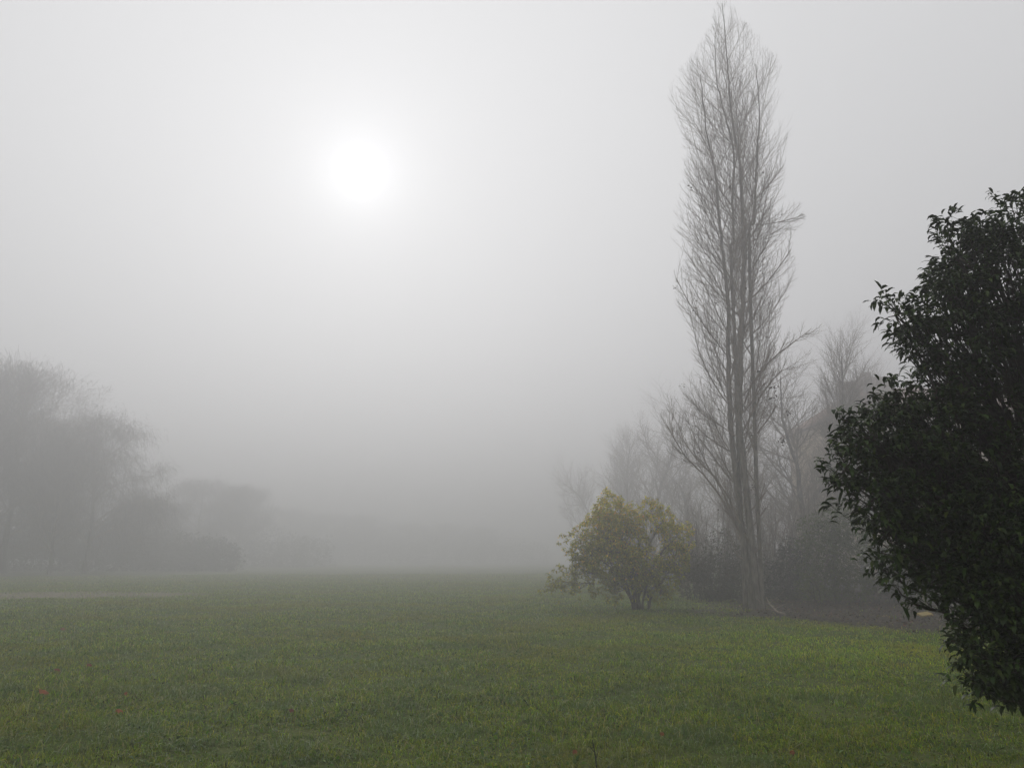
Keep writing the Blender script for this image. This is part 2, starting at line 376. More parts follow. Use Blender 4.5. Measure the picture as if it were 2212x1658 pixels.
# ------------------------------------------------------------------ the tall poplar
def interp(tab, z):
    for (z0, *a), (z1, *b) in zip(tab, tab[1:]):
        if z0 <= z <= z1:
            t = (z-z0)/(z1-z0); return [p*(1-t)+q*t for p, q in zip(a, b)]
    return list(tab[-1][1:]) if z > tab[-1][0] else list(tab[0][1:])
PY = 26.0
def poplar():
    base = stand(1636, PY)
    rows = [(-4, 1545, 1570), (20, 1536, 1584), (60, 1530, 1615), (100, 1500, 1650), (160, 1462, 1680), (220, 1458, 1700), (300, 1462, 1703), (400, 1458, 1697), (425, 1460, 1722), (500, 1462, 1720),
            (560, 1445, 1706), (620, 1438, 1700), (700, 1446, 1690), (760, 1462, 1688), (830, 1470, 1680), (900, 1470, 1672), (1000, 1500, 1662), (1100, 1548, 1655), (1200, 1585, 1650), (1310, 1615, 1650)]
    tab = sorted([(at(0, py, PY).z, at(a, py, PY).x, at(b, py, PY).x) for py, a, b in rows])
    def env(p):
        if p.z > tab[-1][0] or p.z < .3: return False
        l, r = interp(tab, p.z); c = (l+r)/2; h = (r-l)/2
        dx, dy = (p.x-c)/h, (p.y-PY)/max(h, .25)
        ang = math.atan2(dy, dx); k = 1 + .10*math.sin(3*ang + p.z*1.3) + .08*math.sin(5*ang - p.z*2.1)
        if abs(dy) < .45: k = max(k, .96)
        return dx*dx + dy*dy < k*k
    W, T = Wood(), Wood()
    def stem(px, r0, r1, dy):
        P = [at(a, b, PY + d) for a, b, d in px]; P[0] = Vector((P[0].x, P[0].y, base.z - .15))
        # resample smooth
        out = []; m = 5
        for i in range(len(P)-1):
            p0 = P[max(i-1, 0)]; p1 = P[i]; p2 = P[i+1]; p3 = P[min(i+2, len(P)-1)]
            for j in range(m):
                t = j/m; out.append(.5*((2*p1) + (p2-p0)*t + (2*p0-5*p1+4*p2-p3)*t*t + (3*p1-p0-3*p2+p3)*t**3))
        out.append(P[-1]); n = len(out)
        out = [q + Vector((rnd.gauss(0, .012), rnd.gauss(0, .012), 0)) for q in out]
        rad = [r0*(1-i/(n-1))**.85 + r1 for i in range(n)]
        rad = [q*(1 + .25*math.exp(-i/2.0)) for i, q in enumerate(rad)]
        T.add(out, rad, 10); return out, rad
    stems = [stem([(1628, 1318, .1), (1614, 1220, .1), (1598, 1100, .12), (1586, 1000, .15), (1577, 900, .2), (1573, 780, .2), (1573, 660, .2), (1564, 570, .2), (1553, 470, .1), (1546, 380, 0), (1531, 310, 0), (1520, 230, 0), (1512, 160, 0)], .105, .010, 0),
             stem([(1640, 1318, -.05), (1630, 1230, -.05), (1618, 1120, -.05), (1606, 1000, -.05), (1597, 900, -.1), (1600, 780, -.1), (1604, 660, -.1), (1608, 540, -.1), (1602, 440, -.1), (1600, 360, -.1), (1588, 300, -.1), (1577, 210, -.1), (1570, 120, -.1), (1560, 8, 0)], .125, .009, 0),
             stem([(1573, 700, .2), (1580, 600, .3), (1584, 520, .35), (1583, 420, .4), (1585, 330, .4), (1566, 250, .4), (1548, 170, .3), (1545, 70, .3)], .055, .008, 0),
             stem([(1603, 640, -.1), (1618, 560, -.3), (1628, 480, -.4), (1632, 400, -.4), (1636, 320, -.4), (1640, 230, -.3), (1632, 140, -.3)], .055, .008, 0)]
    cfg = [dict(seg=.3, wig=.04, up=.07, sp=.16, ang=30, clen=1.45, cfall=.35, cr=.009, start=.06, taper=.8, k=4),
           dict(seg=.17, wig=.06, up=.09, sp=.10, ang=34, clen=.38, cfall=.3, cr=.0046, start=.1, taper=.5, k=3),
           dict(seg=.11, wig=.08, up=.09, taper=.5, k=3)]
    for si, (P, rad) in enumerate(stems):
        az = rnd.uniform(0, 6)
        Ls = [0]
        for a, b in zip(P, P[1:]): Ls.append(Ls[-1] + (b-a).length)
        s = 1.6 if si in (0, 1) else (.8 if si == 4 else .3)
        while s < Ls[-1]:
            i = max(j for j in range(len(Ls)) if Ls[j] <= s); i = min(i, len(P)-2); t = (s-Ls[i])/(Ls[i+1]-Ls[i]+1e-9)
            p = P[i].lerp(P[i+1], t); r = rad[i]
            d = (P[i+1]-P[i]).normalized(); az += 2.4 + rnd.uniform(-.6, .6)
            frac = s/Ls[-1]; a = R(36 + 12*(1-frac))*rnd.uniform(.8, 1.25)
            Lb = rnd.uniform(2.2, 5.4)*(1 - .42*frac)
            grow(W, p, perp_dir(d, a, az), Lb, min(r*.34, (.008+.0065*Lb)*(.8 if p.z < 8 else 1)), 0, cfg, env)
            s += rnd.uniform(.22, .46)*(1.12 if p.z > 9 else (1.7 if p.z > 4 else 2.4))
    # individual limbs of the outline
    def limb(px, r0):
        P = [at(a, b, PY + d) for a, b, d in px]; rad = [r0*(1-.8*i/(len(P)-1)) for i in range(len(P))]
        W.add(P, rad, 5)
        for a, b, r in zip(P, P[1:], rad):
            for _ in range(int((b-a).length/.14)+1):
                t = rnd.random(); q = a.lerp(b, t); grow(W, q, perp_dir((b-a).normalized(), R(rnd.uniform(20, 42)), rnd.uniform(0, 6.28)), rnd.uniform(.25, 1.15), min(r*.6, .011), 1, cfg, None)
    limb([(1608, 872, -.3), (1622, 832, -.5), (1650, 792, -.6), (1683, 762, -.6), (1710, 742, -.6), (1732, 726, -.6), (1752, 710, -.6)], .035)
    limb([(1606, 930, -.2), (1640, 860, -.3), (1668, 820, -.3), (1690, 800, -.3), (1712, 790, -.3)], .03)
    limb([(1604, 1170, .2), (1582, 1118, .3), (1555, 1070, .4), (1520, 1025, .4), (1480, 985, .4), (1455, 945, .4), (1450, 915, .4), (1456, 895, .4)], .04)
    limb([(1598, 1130, -.2), (1575, 1075, -.2), (1545, 1030, -.2), (1505, 992, -.2), (1478, 955, -.2), (1466, 920, -.2)], .035)
    limb([(1600, 1150, .5), (1560, 1060, .6), (1525, 1000, .6), (1498, 940, .6), (1480, 890, .6)], .03)
    root = empty('lombardy_poplar', base)
    link('trunk', T.mesh('trunk', base), M_POPLAR, root)
    link('crown', W.mesh('crown', base), M_TWIG, root)
    # the few withered leaves still hanging, bunched
    P, D = [], []
    for _ in range(70):
        tp, td, lv = rnd.choice(W.tips)
        if tp.z > 15: continue
        for k in range(rnd.choice((1, 2, 2, 5))): P.append(tuple(tp + Vector((rnd.gauss(0, .05), rnd.gauss(0, .05), rnd.gauss(0, .05))))); D.append((rnd.gauss(0, 1), rnd.gauss(0, 1), 0))
    for px, py in ((1703, 890), (1673, 860), (1629, 1053), (1622, 935), (1670, 835), (1690, 950)):
        c = at(px, py, PY)
        for k in range(14): P.append(tuple(c + Vector((rnd.gauss(0, .07), rnd.gauss(0, .07), rnd.gauss(0, .05))))); D.append((rnd.gauss(0, 1), rnd.gauss(0, 1), 0))
    n = len(P); me = leaves_mesh('withered_leaves', np.array(P), np.array(D, float), nr.uniform(.06, .11, n), tints(n, [(.07, .05, .03)], [1]), .8, 1.2, .0, base, 3)
    link('withered_leaves', me, M_DEADLEAF, root)
    tag(root, 'tall narrow bare poplar with a forked trunk standing right of the yellow-leaved tree', 'tree')
    return sum(len(v) for v in W.b.values())
npop = poplar()

# ------------------------------------------------------------------ leafy trees
def lobe_points(px, py, rp, Y, n, shell=.55, squash=1.0):
    c = at(px, py, Y); r = rp/FPX*(ray(px, py).length/ray(px, py).y)*Y*.97
    d = nr.normal(0, 1, (n, 3)); d /= np.linalg.norm(d, axis=1, keepdims=True)
    k = 1 + .13*np.sin(d[:, 0]*5+px) + .10*np.sin(d[:, 2]*7+py) + .08*np.sin(d[:, 1]*6)
    rr = (shell**3 + nr.random(n)*(1-shell**3))**(1/3)*k
    return np.array(c) + d*(rr*r)[:, None]*np.array([1, 1, squash]), d, r

def leafy(name, label, cat, base, lobes, leaf, leafmat, barkmat, trunk_r, per_shoot=7, group=None, droop=(1.6, .5), width=.28, tint=None, stations=4, stems=3, twig=True, seedspread=.2, spread=.8, big=1.0):
    T, W = Wood(), Wood(); PP, DD = [], []
    for (px, py, rp, Y, dens) in lobes:
        c = at(px, py, Y); r = rp/FPX*Y
        n = max(4, int(dens*r*r)); S, d, r = lobe_points(px, py, rp, Y, n)
        ok = S[:, 2] > base[2] + .12; S, d = S[ok], d[ok]
        if not len(S): continue
        # limb from the foot to the lobe
        st = Vector(base) + Vector((rnd.gauss(0, seedspread*.5), rnd.gauss(0, seedspread*.5), -.05)); cc = c
        mid = Vector((st.x + (cc.x-st.x)*.22, st.y + (cc.y-st.y)*.22, st.z + (cc.z-st.z)*.62 + .08*(cc-st).length)) + Vector((rnd.gauss(0, .06), rnd.gauss(0, .06), 0))
        lr = trunk_r*min(1, .25 + .75*(rp/max(q[2] for q in lobes)))*rnd.uniform(.7, 1)
        if rp < 25 and any(q[2] > 29 for q in lobes):
            near = min((q for q in lobes if q[2] > 29), key=lambda q: (q[0]-px)**2 + (q[1]-py)**2); st = at(near[0], near[1]+near[2]*.5, near[3]).lerp(Vector(base), .15); lr *= .45
            mid = st.lerp(cc, .5) + Vector((rnd.gauss(0, .12), rnd.gauss(0, .12), rnd.gauss(.1, .12)))
        pts = []
        for i in range(9):
            t = i/8; pts.append(st*(1-t)**2 + mid*2*t*(1-t) + cc*t*t + Vector((rnd.gauss(0, .012), rnd.gauss(0, .012), 0)))
        T.add(pts, [lr*(1-.85*i/8) for i in range(9)], 6)
        if twig:
            for q in S[::max(1, len(S)//40)]:
                q = Vector(q); a = pts[rnd.randint(4, 8)]; m = a.lerp(q, .5) + Vector((rnd.gauss(0, .06), rnd.gauss(0, .06), rnd.gauss(0, .06)))*r
                W.add([a, m, q], [lr*.16, lr*.10, lr*.05], 3)
        for _ in range(per_shoot):
            a = nr.normal(0, spread, S.shape); a[:, 2] *= .5; a += d*.8
            PP.append(S + nr.normal(0, leaf*.22, S.shape)); DD.append(a)
    P, D = np.concatenate(PP), np.concatenate(DD); n = len(P)
    root = empty(name, base)
    link('trunk', T.mesh('trunk', Vector(base)), barkmat, root)
    if twig: link('twigs', W.mesh('twigs', Vector(base)), barkmat, root)
    tt = tint(P) if callable(tint) else tints(n, *tint)
    me = leaves_mesh('crown', P, D, leaf*nr.uniform(.65, 1.15, n), tt, width, droop[0], droop[1], base, stations)
    link('crown', me, leafmat, root)
    tag(root, label, cat, group); return root, n

# large evergreen close to the camera
lob = [(2205, 490, 66, 7.2), (2118, 520, 52, 6.9), (2070, 560, 66, 6.8), (2050, 632, 66, 6.7), (2150, 600, 105, 7.0), (1952, 680, 44, 6.5), (1992, 738, 48, 6.6), (2070, 730, 95, 6.7),
       (2185, 745, 80, 7.2), (2035, 842, 75, 6.7), (1925, 875, 55, 6.4), (1868, 948, 52, 6.3), (1832, 1010, 50, 6.25), (1915, 975, 85, 6.4), (2010, 935, 95, 6.6), (2120, 890, 85, 7.0),
       (2000, 1060, 110, 6.5), (1885, 1075, 72, 6.3), (1920, 1150, 58, 6.25), (1960, 1200, 44, 6.2), (2060, 1150, 100, 6.3), (2150, 1050, 105, 6.6), (2170, 1180, 110, 6.2), (2035, 1255, 50, 6.2),
       (2110, 1290, 75, 6.1), (2150, 1370, 60, 6.0), (2185, 1430, 45, 5.9), (2115, 1432, 42, 5.85), (2125, 1478, 22, 5.8), (2085, 1395, 26, 5.85), (2205, 1310, 80, 6.0), (1893, 1222, 20, 6.2), (1938, 1262, 24, 6.15), (1978, 1292, 18, 6.1), (2062, 1383, 18, 5.9), (2080, 1450, 22, 5.85), (2112, 1496, 20, 5.8), (2155, 1508, 24, 5.85), (2200, 1512, 30, 5.9), (1905, 640, 16, 6.5), (1812, 905, 20, 6.3), (2045, 470, 22, 6.85), (2200, 1455, 50, 6.0), (2250, 1440, 70, 6.1),
       (2300, 480, 110, 7.6), (2330, 620, 150, 7.6), (2350, 820, 160, 7.5), (2330, 1000, 180, 7.2), (2330, 1200, 170, 6.9), (2320, 1370, 110, 6.6),
       (2000, 1010, 90, 7.8), (2080, 1080, 110, 7.7), (2150, 1220, 120, 7.4), (2240, 1180, 130, 7.6), (2450, 1000, 230, 7.6)]
DENS = 1150
lobes = [(a, b, c, d*.68, DENS*2.25*(.5 if (a, b) in ((2185, 745), (2120, 890)) else (.6 if a > 2205 else 1.0))) for a, b, c, d in lob]
eb = stand(2380, 5.2)
_, nev = leafy('evergreen_tree', 'large dark glossy evergreen tree with drooping leaves, close by on the right', 'tree', tuple(eb), lobes, .072, M_LEAF_DARK, M_BARK, .09, per_shoot=7,
      spread=.42, droop=(1.9, .62), width=.30, tint=([(.032, .056, .008), (.020, .040, .006), (.055, .085, .014)], [5, 4, 1.5], .2), seedspread=.25)

def added_shade_tree(x, y, k, label):  # unseen evergreen copies, added outside the view to shade the lower right
    src = bpy.data.objects['evergreen_tree']; o = src.copy(); C.objects.link(o); o.location = (x, y, float(height(x, y))); o.scale = (k, k, k); o.rotation_euler = (0, 0, rnd.uniform(0, 6.28)); o['label'] = label
    for ch in src.children:
        c = ch.copy(); C.objects.link(c); c.parent = o
added_shade_tree(13.5, 9.5, 2.2, 'added tall evergreen for shade, unseen outside the right edge, beyond the close evergreen')
added_shade_tree(9.0, 1.0, 2.0, 'added tall evergreen for shade, unseen outside the right edge, nearest to the camera')
added_shade_tree(5.7, 4.0, 1.5, 'added evergreen for shade, unseen just outside the right edge, beside the close evergreen')
bpy.data.objects['evergreen_tree.003'].rotation_euler = (0, 0, 0)
added_shade_tree(21.0, 19.0, 2.6, 'added tall evergreen for shade, unseen outside the right edge, farthest back of the four')

# small tree with yellow-green leaves
SY = 26.5
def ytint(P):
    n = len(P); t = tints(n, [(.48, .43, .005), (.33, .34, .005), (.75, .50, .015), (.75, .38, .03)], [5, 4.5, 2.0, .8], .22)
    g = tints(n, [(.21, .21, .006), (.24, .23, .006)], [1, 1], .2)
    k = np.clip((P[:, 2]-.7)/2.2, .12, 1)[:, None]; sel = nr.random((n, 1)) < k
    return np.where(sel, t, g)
yl = [(1322, 1112, 50, 0, 1), (1300, 1150, 48, -.3, 1), (1342, 1165, 55, .3, 1), (1268, 1190, 40, 0, .9), (1315, 1210, 58, -.5, .9), (1260, 1232, 34, .2, .6), (1365, 1128, 32, .5, .6), (1405, 1100, 24, .2, .8), (1432, 1125, 30, 0, .7),
      (1462, 1160, 36, -.2, .9), (1395, 1225, 42, -.4, .75), (1458, 1205, 38, .3, .9), (1365, 1235, 48, -.4, .8), (1440, 1245, 36, .2, .7), (1428, 1282, 22, 0, .5), (1225, 1258, 22, 0, .5), (1198, 1255, 18, -.2, .45),
      (1232, 1150, 14, .1, .22), (1215, 1172, 16, .1, .22), (1245, 1180, 16, 0, .3), (1190, 1268, 12, 0, .35), (1172, 1278, 7, 0, .35), (1212, 1230, 14, 0, .3), (1325, 1282, 22, -.5, .5), (1285, 1272, 16, -.4, .4), (1398, 1265, 26, 0, .4),
      (1245, 1280, 14, -.4, .25), (1202, 1295, 8, -.5, .2)]
yb = stand(1378, SY)
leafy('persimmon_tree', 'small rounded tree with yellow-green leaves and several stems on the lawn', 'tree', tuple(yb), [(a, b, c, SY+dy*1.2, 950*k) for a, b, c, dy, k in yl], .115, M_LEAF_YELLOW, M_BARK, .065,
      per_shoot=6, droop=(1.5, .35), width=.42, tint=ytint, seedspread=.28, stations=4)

# ------------------------------------------------------------------ shrubs behind
def shrub(name, label, px, Y, lobes, col, dens=750, leaf=.10, group=None):
    b = stand(px, Y)
    return leafy(name, label, 'shrub', tuple(b), [(a, c, r, Y+dy, dens*k) for a, c, r, dy, k in lobes], leaf, M_LEAF_HEDGE, M_BARK, .03, per_shoot=5, droop=(1.0, .3), width=.5, tint=(col, [1]*len(col), .2), stations=3, group=group, seedspread=.4)
GS = [(.055, .085, .006), (.075, .10, .008)]
DS = [(.022, .028, .015), (.030, .036, .018)]
shrub('tall_shrub', 'tall green leafy shrub behind the bare ground, between the poplar and the evergreen', 1800, 30, [(1800, 1130, 45, 0, 1), (1770, 1160, 45, 0, 1), (1840, 1150, 45, .4, 1), (1790, 1200, 60, 0, 1), (1850, 1210, 60, .3, 1), (1770, 1260, 50, 0, 1), (1830, 1275, 55, 0, 1)], GS)
shrub('dark_shrub', 'dark conical shrub directly right of the poplar trunk', 1705, 31, [(1712, 1190, 30, 0, 1), (1705, 1220, 38, 0, 1), (1690, 1260, 45, 0, 1), (1735, 1270, 40, 0, 1), (1680, 1290, 40, 0, 1)], DS)
shrub('dark_shrub', 'dark rounded thicket between the yellow-leaved tree and the poplar trunk', 1540, 31, [(1510, 1215, 40, 0, .8), (1560, 1190, 45, .5, .6), (1545, 1250, 55, 0, .9), (1500, 1270, 40, 0, .9), (1590, 1260, 45, 0, .9), (1620, 1215, 45, .6, .7), (1480, 1230, 30, .4, .6), (1580, 1290, 45, 0, 1)], [(.05, .042, .014), (.052, .05, .014)])
shrub('pale_shrub', 'small pale yellow-green shrub in front of the tall green shrub', 1752, 26, [(1750, 1245, 16, 0, 1), (1758, 1262, 18, 0, 1), (1742, 1272, 16, 0, .8), (1765, 1285, 14, 0, .8)], [(.11, .13, .035), (.08, .10, .03)], 300, .09)
shrub('dark_shrub', 'dark wide hedge-like shrub half hidden behind the evergreen leaves', 1950, 31, [(1900, 1230, 50, 0, 1), (1950, 1220, 60, .5, 1), (2010, 1225, 60, 0, 1), (2080, 1230, 60, .5, 1), (1910, 1285, 50, 0, 1), (1970, 1285, 50, 0, 1), (2040, 1290, 50, 0, 1), (2120, 1240, 70, 0, 1), (2180, 1240, 70, 0, 1)], DS, 300, .14)

# ------------------------------------------------------------------ bare trees in the fog
def bare_mesh(H, spread, kind, seed, twig_r=.011):
    rnd.seed(seed); T, W = Wood(), Wood()
    if kind == 'upright':
        cfg = [dict(seg=.6, wig=.04, up=.03, sp=.28, ang=30, clen=H*.42, cfall=.62, cr=.05, start=.16, taper=.9, k=6),
               dict(seg=.4, wig=.05, up=.09, sp=.18, ang=32, clen=H*.14, cfall=.4, cr=.018, start=.12, taper=.85, k=4),
               dict(seg=.25, wig=.08, up=.06, sp=.14, ang=32, clen=.6, cfall=.3, cr=twig_r, start=.1, taper=.6, k=3),
               dict(seg=.2, wig=.08, up=.05, taper=.5, k=3)]
    elif kind == 'spread':
        cfg = [dict(seg=.6, wig=.09, up=.0, sp=.42, ang=52, clen=H*.42, cfall=.45, cr=.07, start=.14, taper=.9, k=6),
               dict(seg=.4, wig=.11, up=.085, sp=.30, ang=40, clen=H*.16, cfall=.4, cr=.024, start=.12, taper=.85, k=4),
               dict(seg=.25, wig=.10, up=.07, sp=.15, ang=36, clen=.8, cfall=.3, cr=twig_r, start=.1, taper=.6, k=3),
               dict(seg=.2, wig=.1, up=.05, taper=.5, k=3)]
    else:
        cfg = [dict(seg=.7, wig=.05, up=.02, sp=.55, ang=52, clen=spread*1.0, cfall=.45, cr=.11, start=.18, taper=.85, k=6),
               dict(seg=.5, wig=.07, up=.055 if kind == 'broad' else -.03, sp=.42, ang=40, clen=spread*.42, cfall=.4, cr=.035, start=.12, taper=.85, k=4),
               dict(seg=.35, wig=.08, up=.03 if kind == 'broad' else -.14, sp=.28, ang=38, clen=1.3, cfall=.3, cr=.016, start=.08, taper=.6, k=3),
               dict(seg=.25, wig=.1, up=.0 if kind == 'broad' else -.15, taper=.5, k=3)]
    def env(p): return p.z > .5 and p.z < H and (kind in ('upright', 'spread') or ((p.x/spread)**2 + (p.y/spread)**2 + max(0, (p.z-H*.34)/(H*.66))**2 < 1.02 + .10*math.sin(p.x*1.3+p.z) + .08*math.sin(p.y*1.7)))
    grow(W, Vector((0, 0, -.1)), Vector((rnd.gauss(0, .03), rnd.gauss(0, .03), 1)).normalized(), H*.97, H*.016, 0, cfg, env if kind not in ('upright', 'spread') else None, T)
    print('BARE', kind, sum(len(v) for v in W.b.values()))
    sm = None
    if kind not in ('upright', 'spread'):                                   # the finest hanging twigs, too thin to draw one by one as tubes
        P, D = [], []
        tips = [t for t in W.tips if t[2] >= 1]
        for i in range(34000):
            t = rnd.choice(tips); q = t[0] - t[1]*rnd.uniform(0, 1.6) + Vector((rnd.gauss(0, .35), rnd.gauss(0, .35), rnd.gauss(0, .4)))
            if q.z < .8: continue
            P.append(tuple(q)); D.append((t[1].x + rnd.gauss(0, .5), t[1].y + rnd.gauss(0, .5), t[1].z))
        n = len(P); sm = leaves_mesh('twigs', np.array(P), np.array(D), nr.uniform(.4, 1.0, n), tints(n, [(.08, .068, .055)], [1]), .028, 1.3 if kind == 'broad' else 2.2, .9 if kind == 'broad' else .6)
        sm.materials.append(M_DEADLEAF)
    return T.mesh('trunk'), W.mesh('crown'), sm
variants = [(*bare_mesh(13, 4, 'upright', 101), 13.), (*bare_mesh(12, 4, 'upright', 205), 12), (*bare_mesh(12, 4, 'spread', 331), 12), (*bare_mesh(12, 4, 'spread', 417), 12)]
broad = [(*bare_mesh(15, 8.5, 'broad', 41, .016), 15), (*bare_mesh(13, 8.0, 'weep', 57, .016), 13)]
for v in variants + broad:
    v[0].materials.append(M_BARK); v[1].materials.append(M_TWIG)
def put_bare(v, px, top, Y, name, label, group, wide=1.0, lean=0, rot=None):
    b = stand(px, Y); Hh = at(px, top, Y).z - b.z; s = Hh/v[3]
    o = empty(name, b); o.scale = (s*wide, s*wide, s); o.rotation_euler = (0, R(lean), rnd.uniform(0, 6.28) if rot is None else rot)
    for nm, me in (('trunk', v[0]), ('crown', v[1]), ('twigs', v[2])):
        if me is None: continue
        c = bpy.data.objects.new(nm, me); C.objects.link(c); c.parent = o
    tag(o, label, 'tree', group); return o
rnd.seed(77)
G1 = 'bare trees in the fog behind the poplar'
for vi, px, top, Y, lab, wd, ln in [
    (0, 1796, 760, 46, 'bare upright tree with the tallest tip between the poplar and the evergreen', 1, 0),
    (3, 1752, 795, 48, 'bare many-stemmed tree just left of the tallest background tip, above the green shrub', 1.1, 0),
    (2, 1706, 812, 50, 'bare tree whose trunk shows close right of the poplar stems', 1.1, -3),
    (1, 1862, 815, 60, 'bare slanting tree in front of the beige house, beside the evergreen leaves', 1.0, 8),
    (3, 1650, 850, 54, 'faded bare tree directly behind the poplar on its right', 1.1, 0),
    (2, 1570, 875, 62, 'faded bare tree directly behind the poplar stems on the left', 1.1, 0),
    (2, 1492, 890, 76, 'faded bare tree left of the poplar, above the dark thicket', 1.15, 0),
    (3, 1414, 866, 82, 'pale bare tree with one clear thin trunk behind the yellow-leaved tree', 1.1, 0),
    (0, 1352, 935, 94, 'very pale bare tree above the top of the yellow-leaved tree', 1.3, 0),
    (2, 1285, 945, 112, 'faintest bare tree, leftmost of the row behind the yellow-leaved tree', .85, 0)]:
    put_bare(variants[vi], px, top, Y, 'bare_tree', lab, G1, wd, ln)
G2 = 'fog-faded trees along the left edge of the meadow'
for vi, px, top, Y, lab, wd in [
    (0, 10, 795, 86, 'tallest fog-faded tree at the left edge of the view', 1.0),
    (1, 185, 893, 86, 'domed fog-faded tree with arching branches, second from the left edge', .95),
    (0, 110, 950, 80, 'lower fog-faded tree standing in front between the two tall left trees', .95),
    (0, -90, 900, 78, 'fog-faded tree cut off by the left edge of the view', 1.0),
    (1, 420, 1035, 138, 'low fog-faded tree right of the domed tree', 1.3),
    (0, 510, 1050, 150, 'faint tree forming the step in the far treeline right of the domed tree', 1.2),
    (1, 330, 1075, 108, 'low dim tree at the foot of the domed tree', 1.3)]:
    put_bare(broad[vi], px, top, Y, 'foggy_tree', lab, G2, wd)
G3 = 'barely visible trees of the far treeline'
for vi, px, top, Y, wd in [(0, 620, 1100, 215, 1.5), (1, 700, 1108, 220, 1.6), (0, 790, 1112, 226, 1.6), (1, 880, 1128, 232, 1.6), (0, 960, 1130, 238, 1.6), (1, 1040, 1135, 244, 1.6)]:
    put_bare(broad[vi], px, top, Y, 'foggy_tree', 'barely visible tree of the far treeline across the middle of the meadow', G3, wd)

def thicket(label, px0, px1, Y, top, n, seed):
    rnd.seed(seed); W, S = Wood(), Wood(); b = stand((px0+px1)/2, Y)
    cfg = [dict(seg=.35, wig=.05, up=.04, sp=.20, ang=26, clen=1.1, cfall=.4, cr=.010, start=.12, taper=.8, k=3), dict(seg=.2, wig=.08, up=.06, sp=.16, ang=32, clen=.4, cr=.007, taper=.5, k=3), dict(seg=.2, wig=.1, up=.02, taper=.5, k=3)]
    xa, xb = at(px0, 1205, Y).x, at(px1, 1205, Y).x
    for i in range(n):
        t = rnd.random(); x = xa + (xb-xa)*t; y = Y + rnd.uniform(-1.4, 1.4); Hh = (at(1106, top, Y).z)*rnd.uniform(.55, 1.0)*(1-.35*abs(2*t-1)**2)
        p = Vector((x, y, float(height(x, y)) - .05)); grow(W, p, Vector((rnd.gauss(0, .16), rnd.gauss(0, .16), 1)).normalized(), Hh, .018, 0, cfg, None, S)
    r_ = empty('thicket', b); link('stems', S.mesh('stems', b), M_BARK, r_); link('twigs', W.mesh('twigs', b), M_TWIG, r_)
    tag(r_, label, 'thicket', 'thickets of bare brown stems')
thicket('bare brown thicket between the yellow-leaved tree and the poplar trunk', 1470, 1640, 33, 1050, 60, 5)
thicket('bare brown thicket right behind the poplar trunk, left of the green shrub', 1630, 1790, 34, 1020, 60, 6)
thicket('faded thicket of thin stems above the yellow-leaved tree', 1330, 1520, 44, 1020, 60, 8)

# ------------------------------------------------------------------ undergrowth hedge along the far left
def hedge(name, label, x0, x1, Y, top, n, group=None, drop=0):
    rnd.seed(int(x0)+500)
    lobes = [(x0 + (x1-x0)*(i+.5)/n, top + 22 + rnd.uniform(-12, 12) + drop*(i/n)**2, (x1-x0)/n*1.0, rnd.uniform(-1, 1), 1) for i in range(n)]
    lobes += [(x0 + (x1-x0)*(i+.3)/n, min(top + 48 + drop*(i/n)**2, 1205), min(26 if drop else 99, (x1-x0)/n*.9), rnd.uniform(-1, 1), 1) for i in range(n)]
    if drop: lobes += [(x0 + (x1-x0)*(i+.5)/n, 1200, 34, rnd.uniform(-1, 1), 1) for i in range(n)]
    return shrub(name, label, (x0+x1)/2, Y, lobes, DS, 1.0e6/Y**2, .34, group)
hedge('hedge', 'long dim hedge below the fog-faded trees at the left', -140, 500, 100, 1120, 16, None, 75)
hedge('hedge', 'farthest low hedge closing the meadow left of centre', 330, 700, 150, 1176, 8)
hedge('hedge', 'almost invisible hedge under the far treeline, between the far hedge and the yellow-leaved tree', 640, 1180, 215, 1184, 12)

